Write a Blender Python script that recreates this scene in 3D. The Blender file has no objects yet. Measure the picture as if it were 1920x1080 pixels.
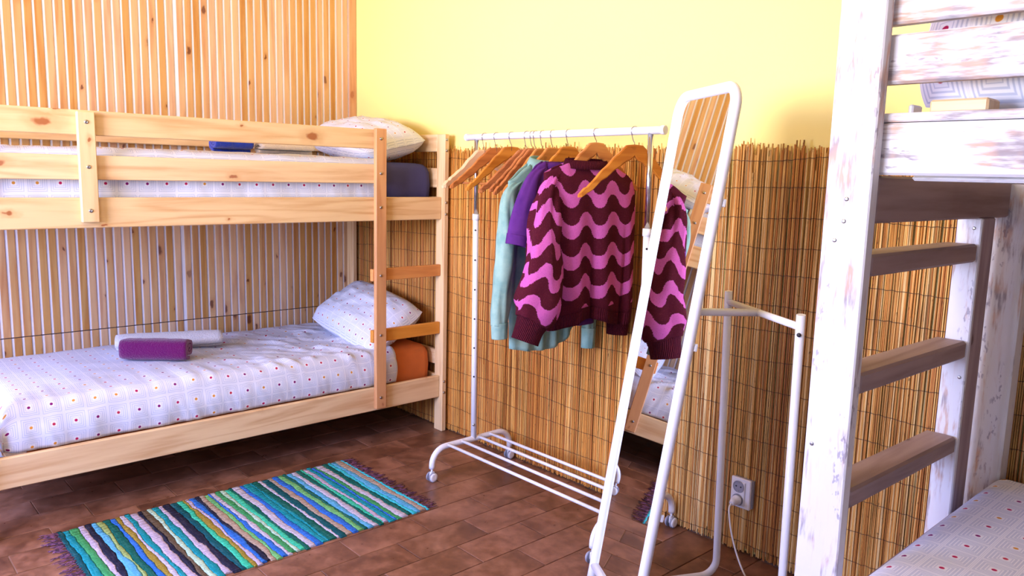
import bpy, math, random
from mathutils import Vector, Matrix, noise as mnoise
random.seed(7)
PI = math.pi
S = bpy.context.scene
COL = S.collection

# ------------------------------------------------------------------ camera
yaw, pitch, roll, FPX = 0.831137, 0.145173, -0.0251216, 1458.12
CAMZ = 1.378
f = Vector((-math.sin(yaw)*math.cos(pitch), math.cos(yaw)*math.cos(pitch), -math.sin(pitch)))
r0 = Vector((math.cos(yaw), math.sin(yaw), 0)); d0 = f.cross(r0)
right = math.cos(roll)*r0 + math.sin(roll)*d0
down = -math.sin(roll)*r0 + math.cos(roll)*d0
cd = bpy.data.cameras.new('camera'); cam = bpy.data.objects.new('camera', cd); COL.objects.link(cam)
cd.sensor_width = 36; cd.lens = 36*FPX/1920; cd.clip_start = 0.02
m = Matrix.Identity(4)
for i in range(3):
    m[i][0] = right[i]; m[i][1] = -down[i]; m[i][2] = -f[i]
m[0][3], m[1][3], m[2][3] = 0, 0, CAMZ
cam.matrix_world = m
S.camera = cam

# ------------------------------------------------------------------ world, lights, exposure
w = bpy.data.worlds.new('sky'); S.world = w; w.use_nodes = True
w.node_tree.nodes['Background'].inputs['Color'].default_value = (0.62, 0.75, 1.0, 1)
w.node_tree.nodes['Background'].inputs['Strength'].default_value = 1.0
def area(name, loc, aim, sx, sy, power, col, spread=PI):
    l = bpy.data.lights.new(name, 'AREA'); l.shape = 'RECTANGLE'; l.size = sx; l.size_y = sy
    l.energy = power; l.color = col; l.spread = spread
    o = bpy.data.objects.new(name, l); COL.objects.link(o); o.location = loc
    o.rotation_euler = Vector(aim).to_track_quat('-Z', 'Y').to_euler()
    return o
area('window_skylight', (-1.85, -2.22, 1.65), (-0.30, 1, -0.32), 1.5, 1.3, 96, (0.36, 0.46, 1.0), 2.4)
area('window_ground_bounce', (-1.85, -2.22, 1.55), (-0.14, 1, 0.66), 1.5, 1.1, 82, (1.0, 0.86, 0.58), 1.8)
area('side_window_skylight', (-4.12, -0.95, 1.5), (1, 0.55, -0.3), 1.2, 1.2, 46, (0.36, 0.44, 1.0), 2.6)
area('right_side_fill', (1.2, -2.22, 1.3), (-0.35, 1, -0.15), 1.1, 1.9, 13, (0.52, 0.62, 1.0))  # bluish fill added for the right side; its door is unseen
S.view_settings.view_transform = 'Standard'
S.view_settings.look = 'None'
S.view_settings.gamma = 1.0
S.view_settings.use_curve_mapping = False
S.view_settings.exposure = 0.72
ADDED_LAMP_POWER = 10

# ------------------------------------------------------------------ node helpers
def srgb(r, g, b):
    def c(v):
        v /= 255.0
        return v/12.92 if v <= .04045 else ((v+.055)/1.055)**2.4
    return (c(r), c(g), c(b), 1.0)

class G:
    def __init__(s, name, rough=0.6, metal=0.0, spec=0.5):
        s.mat = bpy.data.materials.new(name); s.mat.use_nodes = True
        s.t = s.mat.node_tree; s.b = s.t.nodes['Principled BSDF']
        s.set(s.b.inputs['Roughness'], rough); s.b.inputs['Metallic'].default_value = metal
        s.b.inputs['Specular IOR Level'].default_value = spec
    def set(s, sock, v):
        if isinstance(v, bpy.types.NodeSocket): s.t.links.new(v, sock)
        elif isinstance(v, (int, float)): sock.default_value = v
        else:
            v = tuple(v)
            n = len(sock.default_value)
            sock.default_value = v[:n] if len(v) >= n else v + (1.0,)*(n-len(v))
    def n(s, t, ins=None, **pr):
        nd = s.t.nodes.new('ShaderNode'+t)
        for k, v in pr.items(): setattr(nd, k, v)
        for k, v in (ins or {}).items(): s.set(nd.inputs[k], v)
        return nd
    def m(s, op, a, b=0.0, c=0.0):
        nd = s.n('Math', {0: a, 1: b, 2: c}, operation=op); return nd.outputs[0]
    def vm(s, op, a, b):
        nd = s.n('VectorMath', {0: a, 1: b}, operation=op); return nd.outputs[0]
    def mix(s, f, a, b, mode='MIX'):
        nd = s.t.nodes.new('ShaderNodeMix'); nd.data_type = 'RGBA'; nd.blend_type = mode
        s.set(nd.inputs[0], f); s.set(nd.inputs[6], a); s.set(nd.inputs[7], b)
        return nd.outputs[2]
    def ramp(s, f, stops, interp='LINEAR'):
        nd = s.t.nodes.new('ShaderNodeValToRGB'); s.set(nd.inputs[0], f)
        cr = nd.color_ramp; cr.interpolation = interp
        while len(cr.elements) < len(stops): cr.elements.new(0.5)
        for e, (p, c) in zip(cr.elements, stops):
            e.position = p; e.color = c if len(c) == 4 else (*c, 1)
        return nd.outputs[0]
    def sm(s, v, a, b):          # smooth 0..1 between a and b
        nd = s.n('MapRange', {0: v, 1: a, 2: b, 3: 0.0, 4: 1.0}, interpolation_type='SMOOTHSTEP'); return nd.outputs[0]
    def noise(s, vec, scale, detail=3, rough=.5, dist=0.0):
        nd = s.n('TexNoise', {'Vector': vec, 'Scale': scale, 'Detail': detail, 'Roughness': rough, 'Distortion': dist}); return nd.outputs['Fac']
    def obj(s, rnd=True):
        c = s.n('TexCoord').outputs['Object']
        if rnd:
            o = s.n('ObjectInfo').outputs['Random']
            k = s.m('MULTIPLY', o, 37.0)
            cb = s.n('CombineXYZ', {0: k, 1: s.m('MULTIPLY', o, 91.0), 2: s.m('MULTIPLY', o, 53.0)})
            c = s.vm('ADD', c, cb.outputs[0])
        return c
    def rand(s): return s.n('ObjectInfo').outputs['Random']
    def color(s, c): s.set(s.b.inputs['Base Color'], c)
    def bump(s, h, strength=.3, dist=.01):
        nd = s.n('Bump', {'Height': h, 'Strength': strength, 'Distance': dist}); s.set(s.b.inputs['Normal'], nd.outputs[0])

def plain(name, col, rough=.5, metal=0.0, var=.06, scale=12, bump=0.0, spec=.5):
    g = G(name, rough, metal, spec); c = g.obj()
    nz = g.noise(c, scale, 3)
    g.color(g.mix(nz, tuple(x*(1-var) for x in col[:3])+(1,), tuple(min(1, x*(1+var)) for x in col[:3])+(1,)))
    if bump: g.bump(g.noise(c, scale*8, 2), bump, .004)
    return g.mat

def wood(name, axis, light, dark, knot, rough=.5, knots=1.0, tone=.12, grain=1.0, flat=None, kscale=7.5, kgate=.4):
    g = G(name, rough, 0, .35); c = g.obj()
    sc = [1.0, 1.0, 1.0]; sc['XYZ'.index(axis)] = 0.07
    st = g.vm('MULTIPLY', c, tuple(sc))
    n1 = g.noise(st, 55, 4, .55, .4)
    n2 = g.noise(st, 9, 2, .45, .6)
    rings = g.m('FRACT', g.m('MULTIPLY', n2, 5.0))
    rings = g.sm(g.m('ABSOLUTE', g.m('SUBTRACT', rings, .5)), .1, .5)
    fac = g.m('ADD', g.m('MULTIPLY', n1, .55*grain), g.m('MULTIPLY', rings, .22*grain))
    col = g.mix(g.sm(fac, .2, .8), light, dark)
    ai = 'XYZ'.index(axis); fi = 'XYZ'.index(flat) if flat else (ai+1) % 3; ci = 3-ai-fi
    sp = g.n('SeparateXYZ', {0: c})
    jit = g.n('TexNoise', {'Vector': c, 'Scale': 26.0, 'Detail': 2.0})
    jj = g.n('SeparateXYZ', {0: g.vm('MULTIPLY', g.vm('SUBTRACT', jit.outputs['Color'], (.5, .5, .5)), (.025, .025, .025))})
    kc = g.n('CombineXYZ', {0: g.m('ADD', g.m('MULTIPLY', sp.outputs[ai], .5), jj.outputs[0]), 1: g.m('ADD', sp.outputs[ci], jj.outputs[1])}).outputs[0]
    vo = g.n('TexVoronoi', {'Vector': kc, 'Scale': kscale}, voronoi_dimensions='2D')
    sc_ = g.n('SeparateColor', {0: vo.outputs['Color']})
    kd = g.m('DIVIDE', vo.outputs['Distance'], g.m('MULTIPLY_ADD', g.m('POWER', sc_.outputs[1], 2.0), 1.1, .45))
    gate = g.sm(sc_.outputs[0], kgate, kgate+.05)
    core = g.m('MULTIPLY', g.m('SUBTRACT', 1.0, g.sm(kd, .045, .095)), gate)
    halo = g.m('MULTIPLY', g.m('SUBTRACT', 1.0, g.sm(kd, .08, .24)), gate)
    col = g.mix(g.m('MULTIPLY', halo, .45*knots), col, dark)
    col = g.mix(g.m('MULTIPLY', core, .85*knots), col, knot)
    tn = g.m('MULTIPLY_ADD', g.rand(), tone*2, 1-tone)
    hsv = g.n('HueSaturation', {'Color': col, 'Value': tn, 'Saturation': g.m('MULTIPLY_ADD', g.rand(), -tone*2.2, 1+tone), 'Fac': 1.0})
    g.color(hsv.outputs[0]); g.bump(n1, .12, .004)
    return g.mat

def distressed(name, axis, paint, woodc, amount=.528):
    g = G(name, .6, 0, .3); c = g.obj()
    sc = [1.0, 1.0, 1.0]; sc['XYZ'.index(axis)] = .13
    st = g.vm('MULTIPLY', c, tuple(sc))
    a = g.noise(st, 42, 6, .62, .3); b = g.noise(c, 6.0, 3, .5)
    fine = g.noise(g.vm('MULTIPLY', c, tuple(.35 if x == .13 else 2.2 for x in sc)), 60, 3)
    mask = g.m('ADD', g.m('MULTIPLY', a, .6), g.m('MULTIPLY', b, .5))
    wear = g.sm(mask, amount+.03, amount+.12)
    wear = g.m('MULTIPLY', wear, g.sm(fine, .3, .6))
    tint = g.mix(g.noise(c, 9, 2), paint, tuple(x*.9 for x in paint[:3])+(1,))
    grain = g.sm(g.noise(st, 70, 3), .56, .8)
    tint = g.mix(g.m('MULTIPLY', grain, .22), tint, woodc)
    wc = g.mix(g.sm(g.noise(c, 13, 2), .4, .62), woodc, srgb(120, 105, 110))
    col = g.mix(g.m('MULTIPLY', wear, .72), tint, wc)
    dash = g.noise(g.vm('MULTIPLY', c, tuple(.5 if x == .13 else 1.3 for x in sc)), 85, 2)
    zone = g.noise(st, 22, 2)
    scr = g.m('MULTIPLY', g.sm(dash, .57, .64), g.sm(zone, .54, .60))
    g.color(g.mix(g.m('MULTIPLY', scr, .55), col, srgb(116, 104, 120))); g.bump(a, .25, .004)
    return g.mat

def sheet_mat(name, cell=.0755, base=srgb(228, 230, 238), line=srgb(168, 180, 206), lw=.42, dots=True):
    g = G(name, .85, 0, .15)
    uv = g.n('UVMap').outputs[0]
    sp = g.n('SeparateXYZ', {0: uv})
    u = g.m('DIVIDE', sp.outputs[0], cell); v = g.m('DIVIDE', sp.outputs[1], cell)
    fu = g.m('SUBTRACT', g.m('FRACT', u), .5); fv = g.m('SUBTRACT', g.m('FRACT', v), .5)
    d = g.m('MAXIMUM', g.m('ABSOLUTE', fu), g.m('ABSOLUTE', fv))
    rg = g.m('FRACT', g.m('MULTIPLY', d, 11.0))
    ln = g.sm(g.m('ABSOLUTE', g.m('SUBTRACT', rg, .5)), lw, lw-.18)
    ln = g.m('MULTIPLY', ln, g.sm(d, .12, .15))
    ln = g.m('MULTIPLY', ln, g.sm(d, .5, .47))
    col = g.mix(g.m('MULTIPLY', ln, .56), base, line)
    if dots:
        rr = g.m('SQRT', g.m('ADD', g.m('POWER', fu, 2.0), g.m('POWER', fv, 2.0)))
        cell_id = g.n('CombineXYZ', {0: g.m('FLOOR', u), 1: g.m('FLOOR', v)}).outputs[0]
        wn = g.n('TexWhiteNoise', {'Vector': cell_id}, noise_dimensions='2D').outputs['Value']
        dc = g.ramp(wn, [(0, srgb(176, 30, 84)), (.3, srgb(128, 24, 104)), (.55, srgb(212, 148, 58)), (.8, srgb(186, 48, 72))], 'CONSTANT')
        col = g.mix(g.sm(rr, .085, .06), col, dc)
    g.color(col)
    g.bump(g.noise(g.vm('MULTIPLY', g.n('TexCoord').outputs['Object'], (1, 1, 1)), 300, 2), .1, .002)
    
    return g.mat

# ------------------------------------------------------------------ mesh helpers
class MB:
    def __init__(s): s.v = []; s.f = []; s.uv = {}; s.smooth = set(); s.col = []
    def face(s, idx, smooth=False, uv=None):
        if smooth: s.smooth.add(len(s.f))
        if uv: s.uv[len(s.f)] = uv
        s.f.append(tuple(idx))
    def box(s, a, b, ch=.003, M=None):
        lo = [min(a[i], b[i]) for i in range(3)]; hi = [max(a[i], b[i]) for i in range(3)]
        ch = min(ch, min(hi[i]-lo[i] for i in range(3))*.45)
        base = len(s.v); ids = {}
        for sx in (0, 1):
            for sy in (0, 1):
                for sz in (0, 1):
                    sg = (sx, sy, sz)
                    for ax in range(3):
                        p = []
                        for i in range(3):
                            e = hi[i] if sg[i] else lo[i]
                            if i != ax: e += -ch if sg[i] else ch
                            p.append(e)
                        p = Vector(p)
                        if M is not None: p = M @ p
                        ids[(sg, ax)] = len(s.v); s.v.append(tuple(p))
        def c(*sg): return sg
        F = []
        for ax in range(3):
            o = [i for i in range(3) if i != ax]
            for sd in (0, 1):
                q = []
                for (p0, p1) in ((0, 0), (1, 0), (1, 1), (0, 1)):
                    sg = [0, 0, 0]; sg[ax] = sd; sg[o[0]] = p0; sg[o[1]] = p1
                    q.append(ids[(tuple(sg), ax)])
                F.append(q)
        for ax in range(3):
            o = [i for i in range(3) if i != ax]
            for p0 in (0, 1):
                for p1 in (0, 1):
                    s0 = [0, 0, 0]; s0[o[0]] = p0; s0[o[1]] = p1; s1 = list(s0); s1[ax] = 1
                    F.append([ids[(tuple(s0), o[0])], ids[(tuple(s1), o[0])], ids[(tuple(s1), o[1])], ids[(tuple(s0), o[1])]])
        for sg in [(x, y, z) for x in (0, 1) for y in (0, 1) for z in (0, 1)]:
            F.append([ids[(sg, 0)], ids[(sg, 1)], ids[(sg, 2)]])
        cen = Vector((0, 0, 0))
        for i in range(base, len(s.v)): cen += Vector(s.v[i])
        cen /= 24
        for q in F:
            P = [Vector(s.v[i]) for i in q]
            nrm = (P[1]-P[0]).cross(P[2]-P[0]); mid = sum(P, Vector())/len(P)
            if nrm.dot(mid-cen) < 0: q = q[::-1]
            s.face(q)
        return s
    def rings(s, R, closed=True, cap=True, smooth=True, uv=None, flip=False):
        n = len(R[0]); base = len(s.v)
        for r in R:
            for p in r: s.v.append(tuple(p))
        lim = n if closed else n-1
        for k in range(len(R)-1):
            for i in range(lim):
                j = (i+1) % n
                q = [base+k*n+i, base+k*n+j, base+(k+1)*n+j, base+(k+1)*n+i]
                u = None
                if uv: u = [uv[k][i], uv[k][i+1 if len(uv[k]) > i+1 else 0], uv[k+1][i+1 if len(uv[k]) > i+1 else 0], uv[k+1][i]]
                if flip: q = q[::-1]; u = u[::-1] if u else None
                s.face(q, smooth, u)
        if cap and closed:
            a = [base+i for i in range(n)]; b = [base+(len(R)-1)*n+i for i in range(n)]
            s.face(a if flip else a[::-1]); s.face(b[::-1] if flip else b)
        return s
    def tube(s, path, r, n=10, cap=True, flat=None):
        P = [Vector(p) for p in path]; R = []
        rad = r if isinstance(r, (list, tuple)) else [r]*len(P)
        t0 = (P[1]-P[0]).normalized()
        ref = Vector((0, 0, 1)) if abs(t0.z) < .9 else Vector((1, 0, 0))
        nn = t0.cross(ref).normalized()
        for i, p in enumerate(P):
            if i == 0: t = P[1]-P[0]
            elif i == len(P)-1: t = P[-1]-P[-2]
            else: t = (P[i+1]-p).normalized()+(p-P[i-1]).normalized()
            t = t.normalized(); nn = (nn-t*nn.dot(t)).normalized(); bb = t.cross(nn)
            R.append([p+rad[i]*(math.cos(2*PI*k/n)*nn+math.sin(2*PI*k/n)*bb) for k in range(n)])
        return s.rings(R, True, cap)
    def disc(s, c, ax, r, h, n=14, dome=0.0):
        ax = Vector(ax).normalized(); c = Vector(c)
        if dome: return s.tube([c, c+ax*h*.5, c+ax*h*.85, c+ax*h], [r, r, r*.75, r*.35], n)
        return s.tube([c, c+ax*h], r, n)
    def ball(s, c, r, n=8):
        c = Vector(c); R = []
        for k in range(1, n):
            th = PI*k/n
            R.append([c+Vector((r*math.sin(th)*math.cos(2*PI*i/(2*n)), r*math.sin(th)*math.sin(2*PI*i/(2*n)), -r*math.cos(th))) for i in range(2*n)])
        return s.rings(R)
    def mesh(s, name, off=(0, 0, 0)):
        me = bpy.data.meshes.new(name)
        me.from_pydata([(x-off[0], y-off[1], z-off[2]) for x, y, z in s.v], [], s.f)
        if s.smooth:
            for i in s.smooth: me.polygons[i].use_smooth = True
        if s.uv:
            ul = me.uv_layers.new(name='UVMap')
            for i, u in s.uv.items():
                for li, q in zip(me.polygons[i].loop_indices, u): ul.data[li].uv = q
        if s.col:
            ca = me.color_attributes.new('Col', 'FLOAT_COLOR', 'POINT')
            for i, c in enumerate(s.col): ca.data[i].color = (*c, 1)
        me.update()
        return me

def root_loc(p):
    v = Vector((0, 0, 0))
    while p is not None: v = v+p.location; p = p.parent
    return v
def add(name, mb, mat, parent=None, kind=None, label=None, local=False, base=None):
    """link one mesh object; vertices given in world space unless local."""
    if parent is None:
        off = base or (0, 0, 0)
    else:
        off = (0, 0, 0) if local else root_loc(parent)
    me = mb.mesh(name, off); me.materials.append(mat)
    o = bpy.data.objects.new(name, me); COL.objects.link(o)
    if parent is not None: o.parent = parent
    elif base: o.location = base
    if kind: o['kind'] = kind
    if label: o['label'] = label
    return o
def tag(o, label, cat, group=None):
    o['label'] = label; o['category'] = cat
    if group: o['group'] = group
    return o
def thing(name, label, cat, loc=(0, 0, 0), rotz=0, group=None):
    o = bpy.data.objects.new(name, None); COL.objects.link(o); o.empty_display_size = .05
    o.location = loc; o.rotation_euler = (0, 0, rotz)
    return tag(o, label, cat, group)
def inst(name, mesh, parent, loc=(0, 0, 0), rot=(0, 0, 0)):
    o = bpy.data.objects.new(name, mesh); COL.objects.link(o); o.parent = parent
    o.location = loc; o.rotation_euler = rot
    return o
def fbm(x, y, z, s=1.0): return mnoise.noise(Vector((x*s, y*s, z*s)))
def arc(c, r, a0, a1, e1, e2, n=8):
    c = Vector(c); e1 = Vector(e1); e2 = Vector(e2)
    return [c+r*(math.cos(a0+(a1-a0)*i/n)*e1+math.sin(a0+(a1-a0)*i/n)*e2) for i in range(n+1)]
def lerp(a, b, t): return a+(b-a)*t
def interp(tab, x):
    if x <= tab[0][0]: return tab[0][1]
    for (x0, y0), (x1, y1) in zip(tab, tab[1:]):
        if x <= x1:
            t = (x-x0)/(x1-x0); t = t*t*(3-2*t)*.5+t*.5
            return y0+(y1-y0)*t
    return tab[-1][1]

# ------------------------------------------------------------------ materials
PINE_L, PINE_D, KNOT = srgb(232, 200, 150), srgb(200, 148, 94), srgb(156, 84, 44)
M = {}
for ax in 'XYZ':
    M['pine'+ax] = wood('pine_'+ax.lower(), ax, PINE_L, PINE_D, KNOT, .45, 1.0, .04, 1.0, {'X': 'Y', 'Y': 'X', 'Z': 'X'}[ax])
M['pine_red'] = wood('pine_orange', 'Z', srgb(214, 158, 104), srgb(186, 122, 72), KNOT, .45, .8, .03, 1.0, 'X')
M['pine_rung'] = wood('pine_rung', 'Y', srgb(222, 152, 74), srgb(190, 112, 44), KNOT, .45, .5, .08)
M['plank'] = wood('pine_plank', 'Z', srgb(218, 172, 116), srgb(190, 130, 80), srgb(104, 52, 32), .5, 1.0, .13, 1.1, 'X', 8.0, .5)
M['groove'] = plain('white_wall', srgb(236, 234, 236), .7)
M['yellow'] = plain('yellow_wall', srgb(244, 227, 138), .85, var=.03, scale=2.5, bump=.05)
M['ceil'] = plain('ceiling_pine', srgb(206, 176, 132), .8)
M['plaster'] = plain('grey_plaster', srgb(176, 166, 158), .9)
M['white'] = plain('white_enamel', srgb(232, 234, 238), .3, var=.01)
M['plastic'] = plain('white_plastic', srgb(232, 233, 236), .35, var=.01)
M['greyplastic'] = plain('grey_plastic', srgb(150, 152, 165), .4)
M['black'] = plain('black_rubber', srgb(25, 25, 30), .5)
M['chrome'] = plain('chrome', srgb(205, 205, 210), .15, 1.0, var=.02)
M['steel'] = plain('zinc_steel', srgb(176, 174, 172), .32, 1.0)
M['navy'] = plain('navy_fabric', srgb(62, 62, 112), .9, var=.12, scale=20, bump=.2)
M['orange'] = plain('orange_fabric', srgb(205, 108, 42), .9, var=.08, scale=20, bump=.2)
M['sheet'] = sheet_mat('patterned_sheet')
M['sheet_big'] = sheet_mat('patterned_sheet_large', .11, base=srgb(238, 240, 246), line=srgb(160, 172, 200), lw=.30)
M['pillow'] = sheet_mat('patterned_pillowcase', .062, lw=.36)
def terry(name, c):
    g = G(name, .95, 0, .1); o = g.obj()
    nz = g.noise(o, 160, 3, .6)
    g.color(g.mix(nz, tuple(x*.72 for x in c[:3])+(1,), c)); g.bump(nz, .9, .006); g.b.inputs['Sheen Weight'].default_value = .4
    return g.mat
M['t_purple'] = terry('purple_terry', srgb(112, 14, 92)); M['t_white'] = terry('white_terry', srgb(226, 222, 222))
M['t_blue'] = terry('blue_terry', srgb(34, 66, 188)); M['t_beige'] = terry('beige_terry', srgb(232, 218, 200))
M['hang'] = wood('hanger_wood', 'X', srgb(206, 134, 58), srgb(164, 92, 34), srgb(120, 62, 22), .35, .4, .03, 1.2)
M['hang_dark'] = wood('hanger_wood_dark', 'X', srgb(184, 108, 50), srgb(142, 74, 32), srgb(110, 55, 25), .35, .4, .05, 1.2)
M['hang_pale'] = wood('hanger_wood_pale', 'X', srgb(226, 182, 138), srgb(206, 156, 110), srgb(130, 70, 25), .4, .2, .04, .6)
def cloth(name, a, b, scale, spec=.1):
    g = G(name, .9, 0, spec); o = g.obj(False)
    nz = g.noise(o, scale, 4, .6); fine = g.noise(o, 420, 2)
    g.color(g.mix(g.sm(nz, .3, .7), a, b)); g.bump(fine, .25, .002)
    return g.mat
M['denim'] = cloth('pale_teal_cotton', srgb(118, 158, 150), srgb(148, 180, 166), 14)
M['tee'] = cloth('purple_jersey', srgb(76, 34, 106), srgb(96, 48, 124), 9)
def knit(solid):
    g = G('knit_rib' if solid else 'knit_wave', .95, 0, .1)
    uv = g.n('UVMap').outputs[0]; sp = g.n('SeparateXYZ', {0: uv})
    u, v = sp.outputs[0], sp.outputs[1]
    qv = g.m('SNAP', v, .0028); qu = g.m('SNAP', u, .0035)
    dark, pink = srgb(78, 20, 36), srgb(204, 100, 174)
    o = g.n('TexCoord').outputs['Object']
    sparkle = g.sm(g.noise(o, 330, 2), .52, .75)
    dk = g.mix(g.m('MULTIPLY', sparkle, .35), dark, srgb(128, 58, 66))
    if solid:
        col = dk
        rib = g.m('SINE', g.m('MULTIPLY', u, 2*PI/.007)); g.bump(rib, .8, .004)
    else:
        wv = g.m('COSINE', g.m('MULTIPLY', g.m('ADD', qu, .055), 2*PI/.131))
        wv = g.m('MULTIPLY', g.m('SIGN', wv), g.m('POWER', g.m('ABSOLUTE', wv), .75))
        ww = g.m('DIVIDE', g.m('SUBTRACT', g.m('SUBTRACT', qv, g.m('MULTIPLY', wv, .026)), 1.335), .115)
        msk = g.m('MULTIPLY', g.m('GREATER_THAN', g.m('FRACT', ww), .56), g.m('GREATER_THAN', v, .888))
        pk = g.mix(g.m('MULTIPLY', g.sm(g.noise(o, 300, 2), .5, .72), .4), pink, srgb(160, 56, 130))
        col = g.mix(msk, dk, pk)
        k = g.m('MULTIPLY', g.m('SINE', g.m('MULTIPLY', u, 2*PI/.0045)), g.m('SINE', g.m('MULTIPLY', v, 2*PI/.004)))
        g.bump(g.m('ADD', k, g.noise(o, 250, 2)), .5, .003)
    g.color(col)
    return g.mat
M['knit'] = knit(False); M['rib'] = knit(True)
PAINT = srgb(224, 223, 222)
for ax in 'XYZ': M['paint'+ax] = distressed('white_paint_'+ax.lower(), ax, PAINT, srgb(192, 140, 98))
M['bare'] = wood('weathered_wood', 'Y', srgb(164, 142, 136), srgb(122, 98, 96), srgb(80, 58, 54), .6, .8, .06, 1.0)
M['bareZ'] = wood('weathered_wood_z', 'Z', srgb(180, 160, 162), srgb(146, 124, 126), srgb(70, 48, 44), .6, .8, .06, 1.2)

def reed_mat():
    g = G('reed', .55, 0, .35)
    a = g.n('Attribute', attribute_name='Col').outputs['Color']
    o = g.n('TexCoord').outputs['Object']
    nz = g.noise(g.vm('MULTIPLY', o, (1, 1, .06)), 90, 3)
    c = g.mix(g.m('MULTIPLY', g.sm(nz, .45, .75), .55), a, srgb(120, 74, 32))
    nd = g.noise(g.vm('MULTIPLY', o, (1, 1, .4)), 120, 1)
    c = g.mix(g.m('MULTIPLY', g.sm(nd, .72, .78), .7), c, srgb(70, 40, 20))
    g.color(c); return g.mat
M['reed'] = reed_mat()
M['wire'] = plain('rusty_wire', srgb(74, 52, 40), .6, .3)

def tile_mat():
    g = G('brown_tile', .28, 0, .45); o = g.obj()
    big = g.noise(o, 5, 3, .55, .4); fine = g.noise(o, 28, 4, .6)
    fc = g.m('ADD', g.m('MULTIPLY', big, .7), g.m('MULTIPLY', fc2, .3)) if False else g.m('ADD', g.m('MULTIPLY', big, .68), g.m('MULTIPLY', fine, .32))
    c = g.ramp(fc, [(.3, srgb(84, 52, 38)), (.46, srgb(112, 74, 54)), (.56, srgb(136, 94, 72)), (.72, srgb(164, 120, 96))])
    h = g.n('HueSaturation', {'Color': c, 'Value': g.m('MULTIPLY_ADD', g.rand(), .22, .88), 'Fac': 1.0})
    g.color(h.outputs[0]); g.set(g.b.inputs['Roughness'], g.m('MULTIPLY_ADD', fine, .25, .2)); g.bump(fine, .06, .003)
    return g.mat
M['tile'] = tile_mat()
M['grout'] = plain('grout', srgb(150, 120, 104), .9, var=.2, scale=30)

# ================================================================== SETTING
XL, YB, XR, YF, ZC = -4.21, 2.525, 2.3, -2.3, 2.72
def struct(name, mb, mat): return add(name, mb, mat, kind='structure')
def wall_rects(x0, x1, z0, z1, hole):
    hx0, hx1, hz0, hz1 = hole
    out = [(x0, hx0, z0, z1), (hx1, x1, z0, z1), (hx0, hx1, hz1, z1)]
    if hz0 > z0: out.append((hx0, hx1, z0, hz0))
    return out
# floor: grout bed plus individual tiles
flo = struct('floor', MB().box((XL, YF, -.08), (XR, YB, -.004), .0), M['grout'])
TW, TL = .1575, .317
tile_mesh = MB().box((-TW/2+.0018, -TL/2+.0018, -.012), (TW/2-.0018, TL/2-.0018, 0), .0012).mesh('tile')
tile_mesh.materials.append(M['tile'])
cand = []
k0 = math.floor((XL+2.30)/TW)
rest = MB()
for k in range(k0, int((XR+2.3)/TW)+1):
    cx = -2.30+TW*(k+.5)
    j0 = 2.181 if k % 2 == 0 else 2.023
    for n in range(-15, 3):
        cy = j0+TL*(n+.5)
        if cx-TW/2 < XL-.05 or cx+TW/2 > XR+.05 or cy-TL/2 < YF-.1 or cy+TL/2 > YB+.2: continue
        seen = cx < -.5 and cy > .25
        cand.append((cx, cy, seen))
cnt = 0
for cx, cy, seen in cand:
    ya, yb = max(cy-TL/2, YF), min(cy+TL/2, YB); xa, xb_ = max(cx-TW/2, XL), min(cx+TW/2, XR)
    if yb-ya < .02 or xb_-xa < .02: continue
    full = (yb-ya > TL-.002 and xb_-xa > TW-.002)
    if seen and cnt < 298:
        cnt += 1
        if full:
            inst('tile', tile_mesh, flo, (cx, cy, random.uniform(-.0004, .0004)))
        else:
            o = add('tile', MB().box((xa+.0018, ya+.0018, -.012), (xb_-.0018, yb-.0018, 0), .0012), M['tile'], flo)
    else:
        rest.box((xa+.0018, ya+.0018, -.012), (xb_-.0018, yb-.0018, 0), .0012)
add('tile_field', rest, M['tile'], flo, kind='stuff')

struct('ceiling', MB().box((XL-.1, YF-.1, ZC), (XR+.1, YB+.1, ZC+.08), 0), M['ceil'])
struct('wall_back', MB().box((XL-.1, YB, -.08), (XR+.1, YB+.1, ZC), 0), M['yellow'])
# left wall with a window opening behind the camera's left
LW = (-1.6, -.3, .9, 2.1)
mb = MB()
for (a, b, z0, z1) in wall_rects(YF, YB, -.08, ZC, LW): mb.box((XL-.1, a, z0), (XL, b, z1), 0)
wl = struct('wall_left', mb, M['groove'])
FW = (-2.65, -1.05, .95, 2.3)
FD = (.6, 1.75, .0, 2.2)
mb = MB()
for (a, b, z0, z1) in [(XL, FW[0], -.08, ZC), (FW[0], FW[1], -.08, FW[2]), (FW[0], FW[1], FW[3], ZC), (FW[1], FD[0], -.08, ZC), (FD[0], FD[1], FD[3], ZC), (FD[1], XR, -.08, ZC)]:
    mb.box((a, YF-.1, z0), (b, YF, z1), 0)
struct('wall_front', mb, M['plaster'])
struct('wall_right', MB().box((XR, YF-.1, -.08), (XR+.1, YB+.1, ZC), 0), M['plaster'])
def win_frame(name, pts):
    o = bpy.data.objects.new(name, None); COL.objects.link(o); o['kind'] = 'structure'
    for a, b in pts: add('frame_bar', MB().box(a, b, .004), M['white'], o)
win_frame('window_1', [((FW[0], YF-.08, FW[2]), (FW[0]+.05, YF-.03, FW[3])), ((FW[1]-.05, YF-.08, FW[2]), (FW[1], YF-.03, FW[3])),
                       ((FW[0]+.05, YF-.08, FW[2]), (FW[1]-.05, YF-.03, FW[2]+.05)), ((FW[0]+.05, YF-.08, FW[3]-.05), (FW[1]-.05, YF-.03, FW[3]))])
win_frame('window_2', [((XL-.08, LW[0], LW[2]), (XL-.03, LW[0]+.05, LW[3])), ((XL-.08, LW[1]-.05, LW[2]), (XL-.03, LW[1], LW[3])),
                       ((XL-.08, LW[0]+.05, LW[2]), (XL-.03, LW[1]-.05, LW[2]+.05)), ((XL-.08, LW[0]+.05, LW[3]-.05), (XL-.03, LW[1]-.05, LW[3]))])
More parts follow.
